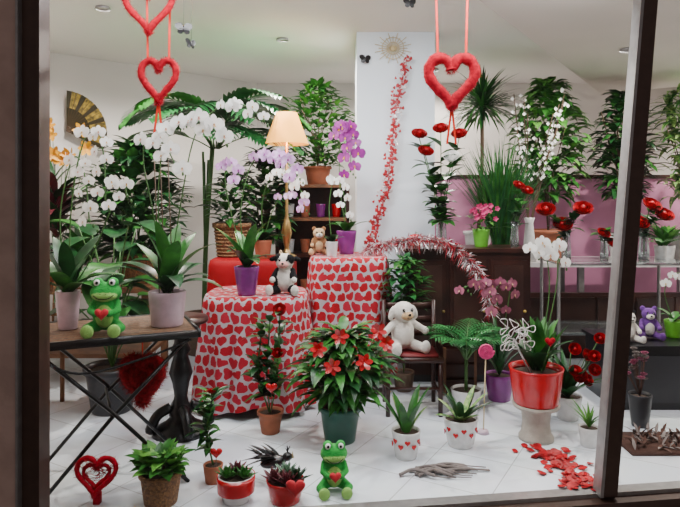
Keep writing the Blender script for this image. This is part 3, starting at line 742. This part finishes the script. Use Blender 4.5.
for i in range(18): frond(b,(.83,3.95,.34),i*.41,R.uniform(1.0,1.45),.34,1.4,.12,G4,14,.013)
b.obj('potted_parlor_palm')
b=MB(); b.pot(.47,4.42,0,.08,.06,.14,POTB)
twigs(b,.47,4.42,.1,.75,.06,6,STEM); bush(b,.47,4.40,.6,.98,.17,200,.12,.05,G1,G4); b.obj('potted_fern')
b=MB(); b.pot(1.12,4.22,0,.1,.08,.18,POTP)
for i in range(30): b.leaf((1.12,4.22,.16),R.uniform(0,6.28),R.uniform(1.0,1.5),R.uniform(.4,.55),.03,1.0,G2)
orchid_stem(b,[(1.12,4.22,.16),(1.1,4.2,.5),(1.05,4.17,.75),(.98,4.14,.85),(.86,4.12,.8)],9,.042,MAUVE,.4)
orchid_stem(b,[(1.12,4.22,.16),(1.15,4.2,.5),(1.18,4.17,.78),(1.12,4.14,.84),(1.04,4.12,.74)],8,.042,MAUVE,.4)
b.obj('mauve_cymbidium')
b=MB(); b.tube([(.86,3.60,0.0),(.87,3.58,.47)],.004,STRAW,6)
b.tube([(.87+.045*(t/60)*math.cos(t*.42),3.57,.50+.045*(t/60)*math.sin(t*.42)) for t in range(61)],.008,PNK,6)
b.lathe([(.001,0),(.035,0),(.03,.02),(.001,.025)],(.86,3.60,0),POTPK,16)
b.obj('pink_lollipop_pick')

b=MB(); px_,py_=1.15,3.52
PLY=mat('pedestal_stone',(.42,.38,.33),.6,bump=.3)
b.lathe([(.001,0),(.10,0),(.10,.02),(.085,.04),(.078,.10),(.085,.17),(.13,.19),(.135,.21),(.001,.21)],(px_,py_,0),PLY,32)
b.obj('plant_pedestal')
b=MB()
b.lathe([(.001,0),(.125,0),(.13,.01),(.145,.12),(.152,.19),(.157,.21),(.148,.21),(.14,.18)],(px_,py_,.212),POTR,40)
b.lathe([(.143,.17),(.08,.19),(.001,.195)],(px_,py_,.212),SOIL,24)
orchid_leaves(b,px_,py_,.39,11,.28,.085,G2,1.1,.9)
orchid_leaves(b,px_+.03,py_,.39,10,.36,.07,G1,1.4,.4)
orchid_stem(b,[(px_,py_,.39),(px_+.07,py_-.01,.8),(px_+.06,py_-.02,1.04),(px_+.0,py_-.04,1.15),(px_-.04,py_-.05,1.11)],4,.045,WH,.65)
orchid_stem(b,[(px_,py_,.39),(px_+.1,py_-.01,.8),(px_+.12,py_-.02,1.05),(px_+.06,py_-.04,1.17),(px_+.12,py_-.05,1.05)],6,.045,WH,.6)
for k in range(20):
    a=R.uniform(0,6.28); z=R.uniform(.56,.74); c=V((px_-.15+R.uniform(-.05,.05),py_-.12,z))
    b.tube(smoothpath([c,c+V((.05*math.cos(a),-.02,.05*math.sin(a))),c+V((.06*math.cos(a+.6),0,.06*math.sin(a+.6))),c]),.0024,SILV,5)
b.tube([(px_-.05,py_-.05,.40),(px_-.16,py_-.12,.6)],.006,SILV,6)
b.heart_solid((px_+.03,py_-.15,.60),.06,.02,FUZZR); b.tube([(px_+.03,py_-.15,.58),(px_+.01,py_-.05,.39)],.003,STEM,5)
b.obj('red_planter_orchid')

b=MB(); b.pot(1.46,3.85,0,.09,.065,.15,POTW)
for i in range(26): b.leaf((1.46,3.85,.13),R.uniform(0,6.28),R.uniform(.6,1.4),.34,.06,.7,G2,'ovate')
for i in range(9):
    x=1.55+R.uniform(-.12,.09); z=.38+R.uniform(-.13,.15); b.tube([(1.46,3.85,.13),(x,3.78+R.uniform(-.05,.04),z)],.003,STEM,5); b.rose((x,3.77+R.uniform(-.05,.04),z),.042,RED,(R.uniform(-.6,.6),-1,R.uniform(.2,1)))
b.obj('potted_red_begonia')
b=MB(); b.pot(1.42,3.42,0,.06,.045,.11,POTW)
for i in range(20): b.leaf((1.42,3.42,.1),R.uniform(0,6.28),R.uniform(.9,1.5),R.uniform(.10,.2),.016,.6,G3)
b.obj('potted_chlorophytum')

b=MB(); b.pot(1.86,3.72,0,.07,.05,.2,POTD)
for i in range(24):
    a=R.uniform(0,6.28); p=(1.86+.09*math.cos(a)*R.random(),3.72+.09*math.sin(a)*R.random(),R.uniform(.28,.46)); b.tube([(1.86,3.72,.18),p],.002,DRIEDB,4); b.rose(p,.025,MAUVE if i%2 else DRIED)
b.obj('dried_flower_pot')
b=MB(); b.box((1.60,3.28,0),(2.5,3.56,.025),DRIEDB)
for i in range(260):
    p=V((R.uniform(1.62,2.48),R.uniform(3.3,3.54),.025)); b.leaf(p,R.uniform(0,6.28),R.uniform(.1,1.2),R.uniform(.05,.1),.02,.5,DRIEDB if R.random()<.6 else DRIED,n=3)
b.obj('dried_moss_tray')
b=MB()
for k in range(14):
    x=.46+R.uniform(-.1,.1); y=3.08+R.uniform(-.03,.03); a=R.uniform(-.5,.3)
    b.tube(smoothpath([(x-.08,y+R.uniform(-.03,.03),.01),(x,y,.02+R.uniform(0,.02)),(x+.12*math.cos(a),y+.12*math.sin(a),.015),(x+.22*math.cos(a),y+.18*math.sin(a)*.6,.008)]),[.009]*12+[.003]*7,DRIED,6)
b.obj('driftwood_branch')
b=MB()
for i in range(130):
    t=R.random(); y=3.40-.52*t; x=1.14+.06*t+R.gauss(0,.05+.01*t)
    a=R.uniform(0,6.28); b.petal(V((x,y,.004)),V((math.cos(a),math.sin(a),.05)),UP,R.uniform(.035,.055),R.uniform(.035,.05),RED,.18)
b.obj('rose_petals')

b=MB(); b.pot(-.83,2.78,0,.095,.075,.15,WICK,rim=.006)
bush(b,-.83,2.78,.14,.22,.12,100,.085,.05,G3,G1,'ovate',up=.6); b.obj('potted_primrose')
b=MB(); b.pot(-.63,2.98,0,.05,.038,.09,TERR)
P=smoothpath([(-.63,2.98,.08),(-.66,2.98,.25),(-.63,2.97,.43)]); b.tube(P,.005,STEM,6)
for i in range(48): q=P[R.randrange(3,len(P))]; b.leaf(q,R.uniform(0,6.28),R.uniform(0,1),R.uniform(.07,.12),.04,.7,G2 if i%2 else G1,'ovate',n=4)
b.rose((-.63,2.95,.45),.03,RED); b.heart_solid((-.60,2.91,.17),.06,.02,POTR); b.tube([(-.61,2.95,.08),(-.60,2.91,.15)],.002,WOODST)
b.obj('potted_miniature_rose')
b=MB(); b.pot(-.485,2.80,0,.085,.062,.12,POTW)
b.lathe([(.0865,.0),(.089,.05),(.0885,.075),(.084,.05)],(-.485,2.80,.045),POTR,28)
for k in range(3):
    cx2=-.485+(-.04,.04,0)[k]; cy2=2.80+(-.02,-.02,.03)[k]
    for i in range(22): b.leaf((cx2,cy2,.11),i*2.4,.3+1.1*i/22,.06*(1.3-i/44),.026,-.3,LR if k==2 else G1,'ovate',.5,4)
b.obj('potted_succulent')
b=MB(); b.pot(-.255,2.80,0,.09,.07,.10,POTR)
for k in range(4):
    cx2=-.255+(-.05,.05,0,.01)[k]; cy2=2.80+(-.02,-.01,.04,-.05)[k]
    for i in range(24): b.leaf((cx2,cy2,.09),i*2.4,.3+1.1*i/24,.07*(1.3-i/48),.026,-.3,[LR,G2,GG,LR][k],'ovate',.5,4)
b.heart_solid((-.20,2.70,.10),.09,.03,REDF); b.tube([(-.2,2.72,.08),(-.22,2.76,.02)],.003,WOODST)
b.obj('potted_echeveria')
b=MB(); 
b.ell((-.33,2.98,.10),(.07,.035,.03),BLK,rot=(0,-.2,0)); b.ell((-.26,2.97,.13),(.025,.022,.022),BLK); b.lathe([(.001,.0),(.008,.0),(.001,.03)],(-.235,2.97,.125),STRAW,8)
for i in range(30): b.leaf((-.33+R.uniform(-.04,.04),2.98,.115),R.uniform(2.4,3.9),R.uniform(-.1,.6),R.uniform(.08,.16),.02,.4,BLK)
for i in range(10): b.leaf((-.26,2.97,.145),R.uniform(0,6.28),1.3,.04,.008,.5,BLK)
for dx in (-.01,.02): b.tube([(-.31+dx,2.98,.08),(-.31+dx,2.97,.0)],.003,BLK)
b.obj('feathered_bird_ornament')
b=MB(); b.pot(-.42,3.62,0,.075,.055,.13,TERR,rim=.006)
for s_ in range(3):
    x=-.42+(-.05,.0,.06)[s_]; P=smoothpath([(-.42,3.62,.1),(x-.02,3.61,.35),(x+.0,3.6,.62+.05*s_)]); b.tube(P,.005,STEM,6)
    for i in range(34): q=P[R.randrange(3,len(P))]; b.leaf(q,R.uniform(0,6.28),R.uniform(0,1),R.uniform(.08,.14),.05,.8,G2 if i%3 else G1,'ovate',n=4)
b.rose(P[-1]+V((0,-.02,.02)),.045,RED,(0,-1,.6)); b.rose(P[8]+V((0,-.03,.02)),.035,RED,(0,-1,.6))
b.heart_solid((-.40,3.5,.30),.07,.02,POTR); b.tube([(-.40,3.5,.28),(-.41,3.58,.11)],.002,WOODST)
b.obj('potted_camellia')

b=MB(); b.heart_ring((-1.12,2.75,.13),.18,.18,.012,FUZZR,900,tilt=-.25,fl=.03)
b.heart_ring((-1.12,2.755,.13),.12,.11,.009,FUZZR,500,tilt=-.25,fl=.03)
for i in range(50):
    x=R.uniform(-.06,.06); z=R.uniform(-.03,.05); a=R.uniform(0,3.14); b.tube([(-1.12+x,2.75,.13+z),(-1.12+x+.05*math.cos(a),2.755,.13+z+.04*math.sin(a))],.0015,FUZZR,4)
b.box((-1.135,2.755,0.0),(-1.105,2.785,.05),FUZZR); b.obj('wicker_heart_ornament')
def hang_heart(name,x,y,z,W,H,r,ztop,drop=None,link=None):
    b=MB(); b.heart_ring((x,y,z),W,H,r,FUZZR,4200,fl=.035)
    for sx in (-.3,.3):
        xx=x+sx*W
        pts=[V((xx+(-.01 if sx<0 else .01)-.006,y,ztop)),V((xx+(-.01 if sx<0 else .01)+.006,y,ztop)),V((xx+.006,y-.002,z+H*.42)),V((xx-.006,y-.002,z+H*.42))]
        b.add(pts,[(0,1,2,3)],RIB)
    if drop:
        b.add([V((x-.006,y,z-H*.42)),V((x+.006,y,z-H*.42)),V((x+.008+.02,y,z-drop)),V((x-.004+.02,y,z-drop))],[(0,1,2,3)],RIB)
        b.add([V((x-.006,y,z-H*.42)),V((x+.006,y,z-H*.42)),V((x+.0-.02,y,z-drop)),V((x-.012-.02,y,z-drop))],[(0,1,2,3)],RIB)
    return b.obj(name)
hang_heart('hanging_red_heart',-1.02,3.2,2.42,.25,.28,.018,2.795)
hang_heart('hanging_red_heart',-.98,3.24,2.04,.19,.25,.018,2.795,.30)
hang_heart('hanging_red_heart',.60,3.22,2.03,.25,.29,.030,2.545,.33)
b=MB(); c=(-1.04,3.16,.45); b.heart_ring(c,.19,.25,.03,FUZZD,5200,fl=.07); b.heart_ring(c,.09,.13,.03,FUZZD,2000,fl=.07); b.tube([(c[0],c[1],.735),(c[0],c[1],.54)],.003,RIB); b.obj('shaggy_red_heart')

def butterfly(name,x,y,z,s,m=BLK,rz=0.3,thread=2.795):
    b=MB(); c=V((x,y,z)); M=Matrix.Rotation(rz,3,'Z')
    b.ell(c,(s*.08,s*.08,s*.35),m,n=8,k=6)
    for sg in (-1,1):
        b.petal(c,M@V((sg*.9,.3,.6)),M@V((0,-1,0)),s,s*.75,m,.1); b.petal(c,M@V((sg*.8,.3,-.5)),M@V((0,-1,0)),s*.7,s*.6,m,.1)
        b.tube([c+UP*s*.3,c+M@V((sg*s*.2,0,s*.6))],.001,m,4)
    if thread: b.tube([c+UP*s*.3,V((x,y,thread))],.0008,m,4)
    b.obj(name)
butterfly('black_butterfly_ornament',-.86,3.3,2.34,.055); butterfly('black_butterfly_ornament',.21,4.95,2.56,.06,thread=0); butterfly('black_butterfly_ornament',.42,3.6,2.58,.05)
butterfly('black_butterfly_ornament',-.83,3.35,2.27,.045,rz=1)
b=MB(); c=V((.44,4.985,2.66)); 
for k in range(24):
    a=2*pi*k/24; l=.13 if k%2 else .10
    b.tube([c,c+V((l*math.cos(a)*1.2,-.005,l*math.sin(a)))],.003,STRAW,5)
for rr in (.05,.09): b.tube([c+V((rr*math.cos(t*pi/12),-.008,rr*math.sin(t*pi/12))) for t in range(25)],.003,STRAW,5)
b.ell(c,(.02,.008,.02),STRAW); b.obj('straw_star_ornament')
def spikes(b,P,n,core,l0,l1,w,ms,sp=.01):
    for i in range(n):
        p=P[R.randrange(len(P))]+V((R.uniform(-sp,sp),-abs(R.uniform(0,sp)),R.uniform(-sp,sp))); d=V((R.gauss(0,1),R.gauss(0,1),R.gauss(0,1))).normalized()
        if d.y>.2: d.y=-d.y
        t=d.orthogonal().normalized(); t=(Matrix.Rotation(R.uniform(0,6.28),3,d)@t)*w; l=R.uniform(l0,l1); k=d*l*.5+V((0,0,-.15*l))
        b.add([p-t,p+t,p+k+t,p+k-t,p+d*l-UP*.4*l],[(0,1,2,3),(3,2,4)],ms[0] if R.random()<.5 else ms[1])
TH=mat('token_red',(.46,.003,.015),.35)
b=MB(); P=smoothpath([(.56,4.95,2.58),(.47,4.93,2.2),(.42,4.92,1.8),(.38,4.92,1.5),(.30,4.9,1.22),(.24,4.88,1.04)],24); b.tube(P,.003,RIB,4)
for i in range(420):
    p=P[R.randrange(len(P))]+V((R.gauss(0,.024),-abs(R.gauss(0,.015)),R.uniform(-.02,.02)))
    b.heart_solid(p,R.uniform(.018,.036),.004,TH if R.random()<.75 else SILV,rz=R.uniform(-.8,.8),roll=R.uniform(-1,1))
spikes(b,P,700,.003,.015,.04,.0018,(TH,SILV),.006)
b.obj('heart_garland')
b=MB(); P=smoothpath([(.20,4.50,1.03),(.34,4.49,1.07),(.48,4.50,1.10),(.66,4.50,1.11),(.84,4.49,1.06),(.98,4.47,.93),(1.08,4.45,.76),(1.11,4.44,.58)],40); b.tube(P,.006,TINP,6)
spikes(b,P,1900,.006,.035,.095,.0035,(SILV,TINP),.012)
b.obj('tinsel_garland')

# ------------------------------------------------------------------ plush toys
def plush(name,parts,loc,rz,s,extras=None,voxel=.0045,tilt=0):
    b=MB()
    MM=Matrix.Translation(V(loc))@Matrix.Rotation(rz,4,'Z')@Matrix.Rotation(tilt,4,'X')@Matrix.Scale(s,4)
    for p in parts:
        if p[0]=='e': b.ell(p[1],p[2],p[3],rot=p[4] if len(p)>4 else None,n=20,k=14)
        else:
            p0,p1,r0,r1=V(p[1]),V(p[2]),p[3],p[4]; n=6
            for i in range(n+1): b.ell(p0.lerp(p1,i/n),r0+(r1-r0)*i/n,p[5],n=14,k=10)
    o=b.obj(name+'_tmp')
    md=o.modifiers.new('r','REMESH'); md.mode='VOXEL'; md.voxel_size=voxel
    sm=o.modifiers.new('s','SMOOTH'); sm.iterations=3; sm.factor=.5
    dg=bpy.context.evaluated_depsgraph_get(); ev=o.evaluated_get(dg); me=bpy.data.meshes.new_from_object(ev)
    bpy.data.objects.remove(o)
    mats=[]
    for p in parts:
        m=p[3] if p[0]=='e' else p[5]
        if m not in mats: mats.append(m)
    me.materials.clear()
    for m in mats: me.materials.append(m)
    for f in me.polygons:
        c=f.center; best=9e9; bm=None
        for p in parts:
            if p[0]=='e':
                r=p[2] if isinstance(p[2],(tuple,list)) else (p[2],)*3
                q=c-V(p[1])
                if len(p)>4: q=Euler(p[4]).to_matrix().inverted()@q
                dd=math.sqrt((q.x/r[0])**2+(q.y/r[1])**2+(q.z/r[2])**2); dd=(dd-1)*min(r)
                m=p[3]
            else:
                p0,p1=V(p[1]),V(p[2]); ab=p1-p0; t=max(0,min(1,(c-p0).dot(ab)/ab.length_squared)); dd=(c-(p0+ab*t)).length-(p[3]+(p[4]-p[3])*t); m=p[5]
            if dd<best: best=dd; bm=m
        f.material_index=mats.index(bm); f.use_smooth=True
    eb=MB()
    if extras: extras(eb)
    k0=len(me.materials)
    vs=[tuple(MM@v.co) for v in me.vertices]; fs=[tuple(f.vertices) for f in me.polygons]; mi=[f.material_index for f in me.polygons]
    off=len(vs); vs+=[tuple(MM@V(v)) for v in eb.v]; fs+=[tuple(i+off for i in f) for f in eb.f]; mi+=[k0+i for i in eb.mi]
    m2=bpy.data.meshes.new(name); m2.from_pydata(vs,[],fs)
    for m in mats+eb.m: m2.materials.append(m)
    m2.polygons.foreach_set('material_index',mi); m2.polygons.foreach_set('use_smooth',[True]*len(fs)); m2.update()
    zmin=min(v[2] for v in vs)
    for v in m2.vertices: v.co.z+=loc[2]-zmin+.001
    ob=bpy.data.objects.new(name,m2); bpy.context.scene.collection.objects.link(ob); return ob
def frog(name,loc,rz,s):
    P=[('e',(0,0,.09),(.060,.055,.08),FROG),('e',(0,-.035,.085),(.04,.028,.055),FROGL),
       ('e',(0,-.005,.19),(.072,.055,.048),FROG),('e',(0,-.035,.178),(.058,.032,.026),FROGL),
       ('e',(-.034,-.015,.235),.026,FROG),('e',(.034,-.015,.235),.026,FROG)]
    for sg in (-1,1):
        P+=[('c',(sg*.04,.0,.035),(sg*.075,-.05,.03),.03,.022,FROG),('c',(sg*.075,-.05,.03),(sg*.055,-.10,.024),.022,.018,FROG),('e',(sg*.058,-.112,.028),(.03,.016,.032),FROGL),
            ('c',(sg*.05,-.005,.14),(sg*.062,-.04,.11),.018,.015,FROG),('c',(sg*.062,-.04,.11),(sg*.03,-.078,.10),.015,.015,FROG)]
    def ex(b):
        for sg in (-1,1):
            b.ell((sg*.034,-.034,.238),(.015,.009,.016),EYEW,n=12,k=8); b.ell((sg*.033,-.0415,.238),(.007,.004,.008),EYEB,n=10,k=6)
            b.ell((sg*.012,-.069,.19),.0025,EYEB,n=6,k=4)
        b.tube(smoothpath([(-.045,-.058,.182),(-.02,-.070,.168),(.02,-.070,.168),(.045,-.058,.182)]),.0022,EYEB,5)
        b.heart_solid((0,-.092,.10),.062,.03,REDF)
    return plush(name,P,loc,rz,s,ex)
def toy(name,loc,rz,s,body,belly,head,muz,limb,foot,ear,earm,tilt=0,spots=None,heart=False,nose=EYEB,horn=None,armsout=False):
    P=[('e',(0,0,.085),(.056,.05,.075),body),('e',(0,-.028,.08),(.038,.03,.052),belly),
       ('e',(0,-.01,.19),(.054,.05,.048),head),('e',(0,-.052,.176),(.030,.024,.022),muz)]
    for sg in (-1,1):
        P+=[('c',(sg*.038,.0,.032),(sg*.07,-.075,.026),.028,.022,limb),('e',(sg*.074,-.095,.033),(.024,.018,.032),foot)]
        if armsout: P+=[('c',(sg*.045,0,.135),(sg*.10,-.02,.10),.019,.016,limb),('e',(sg*.108,-.024,.095),.019,foot)]
        else: P+=[('c',(sg*.045,0,.135),(sg*.066,-.045,.095),.019,.016,limb),('e',(sg*.063,-.058,.088),.018,foot)]
        if ear=='round': P.append(('e',(sg*.043,0,.232),(.021,.012,.021),earm))
        elif ear=='side': P.append(('e',(sg*.068,0,.205),(.028,.010,.015),earm,(0,sg*.3,0)))
        elif ear=='droop': P.append(('e',(sg*.058,-.005,.185),(.016,.014,.036),earm,(0,-sg*.35,0)))
    if spots: P+=spots
    if horn:
        for sg in (-1,1): P.append(('e',(sg*.025,0,.242),(.009,.009,.016),horn))
    def ex(b):
        for sg in (-1,1):
            b.ell((sg*.021,-.056,.203),(.0075,.006,.009),EYEB,n=10,k=6); b.ell((sg*.019,-.0618,.206),.002,EYEW,n=6,k=4)
        b.ell((0,-.076,.184),(.008,.005,.006),nose,n=8,k=6)
        b.tube(smoothpath([(-.012,-.075,.170),(0,-.078,.166),(.012,-.075,.170)]),.0013,EYEB,4)
        if heart: b.heart_solid((0,-.075,.10),.055,.028,REDF)
    return plush(name,P,loc,rz,s,ex,tilt=tilt)
frog('plush_frog',(-1.13,2.90,.756),.15,1.03)
frog('plush_frog',(-.03,2.90,.0),.1,.92)
toy('plush_cow',(-.37,4.04,.77),-.1,1.15,PLW,PLW,PLW,PLP,PLB,PLW,'side',PLB,horn=PLC,
    spots=[('e',(.034,-.025,.205),(.026,.028,.03),PLB),('e',(-.036,-.02,.21),(.024,.028,.028),PLB),('e',(-.045,-.01,.075),(.02,.035,.03),PLB),('e',(.045,-.015,.11),(.018,.03,.022),PLB)])
toy('teddy_bear',(-.16,4.56,.985),.1,.85,PLBR,PLC,PLC,PLW,PLBR,PLC,'round',PLBR)
toy('plush_lamb',(.42,4.02,.392),.35,1.4,PLW,PLW,PLW,PLC,PLW,PLW,'droop',PLW,armsout=True,heart=False)
toy('teddy_bear',(1.98,4.12,.43),.0,.85,PLW,PLW,PLW,PLW,PLW,PLW,'round',PLB)
toy('plush_hippo',(2.17,4.22,.43),-.2,.9,PLV,PLW,PLV,PLW,PLV,PLV,'round',PLV)

# ------------------------------------------------------------------ lights
def area(name,loc,size,sizey,e,col=(.97,.98,1),rot=(0,0,0)):
    L=bpy.data.lights.new(name,'AREA'); L.shape='RECTANGLE'; L.size=size; L.size_y=sizey; L.energy=e; L.color=col
    o=bpy.data.objects.new(name,L); o.location=loc; o.rotation_euler=rot; bpy.context.scene.collection.objects.link(o); return o
area('added_front_fill',(-.6,2.82,2.62),1.3,.22,27,rot=(math.radians(40),0,math.radians(5)))  # pair of added fill areas at the window head, brightening front faces
area('added_front_fill',(1.0,3.02,2.5),1.2,.22,23,rot=(math.radians(40),0,math.radians(8)))
area('ceiling_light',(-.3,3.75,2.78),1.2,.25,42)
def spot(x,y,e,z=2.8):
    b=MB(); b.lathe([(.05,-.001),(.055,-.02),(.05,-.02),(.045,-.001)],(x,y,z),BRZL,20); f=b.obj('ceiling_spotlight')
    L=bpy.data.lights.new('spot_bulb','SPOT'); L.energy=e; L.spot_size=math.radians(165); L.spot_blend=.3; L.shadow_soft_size=.045; L.color=(1,.93,.84)
    o=bpy.data.objects.new('spot_bulb',L); o.location=(x,y,z-.025); bpy.context.scene.collection.objects.link(o); o.parent=f
spot(-1.72,4.35,185); spot(-.5,5.2,170); spot(1.0,6.4,160); spot(2.2,4.6,175,2.56); spot(3.5,5.4,160)
w=bpy.data.worlds.new('night'); w.use_nodes=True; bpy.context.scene.world=w
w.node_tree.nodes['Background'].inputs[0].default_value=(.62,.52,.50,1); w.node_tree.nodes['Background'].inputs[1].default_value=.36

# ------------------------------------------------------------------ camera
cam=bpy.data.cameras.new('camera'); cam.sensor_width=36; cam.lens=600*36/680; cam.shift_y=-53.5/680
co=bpy.data.objects.new('camera',cam); co.location=(0,0,1.4); co.rotation_euler=(pi/2,0,0)
bpy.context.scene.collection.objects.link(co); bpy.context.scene.camera=co
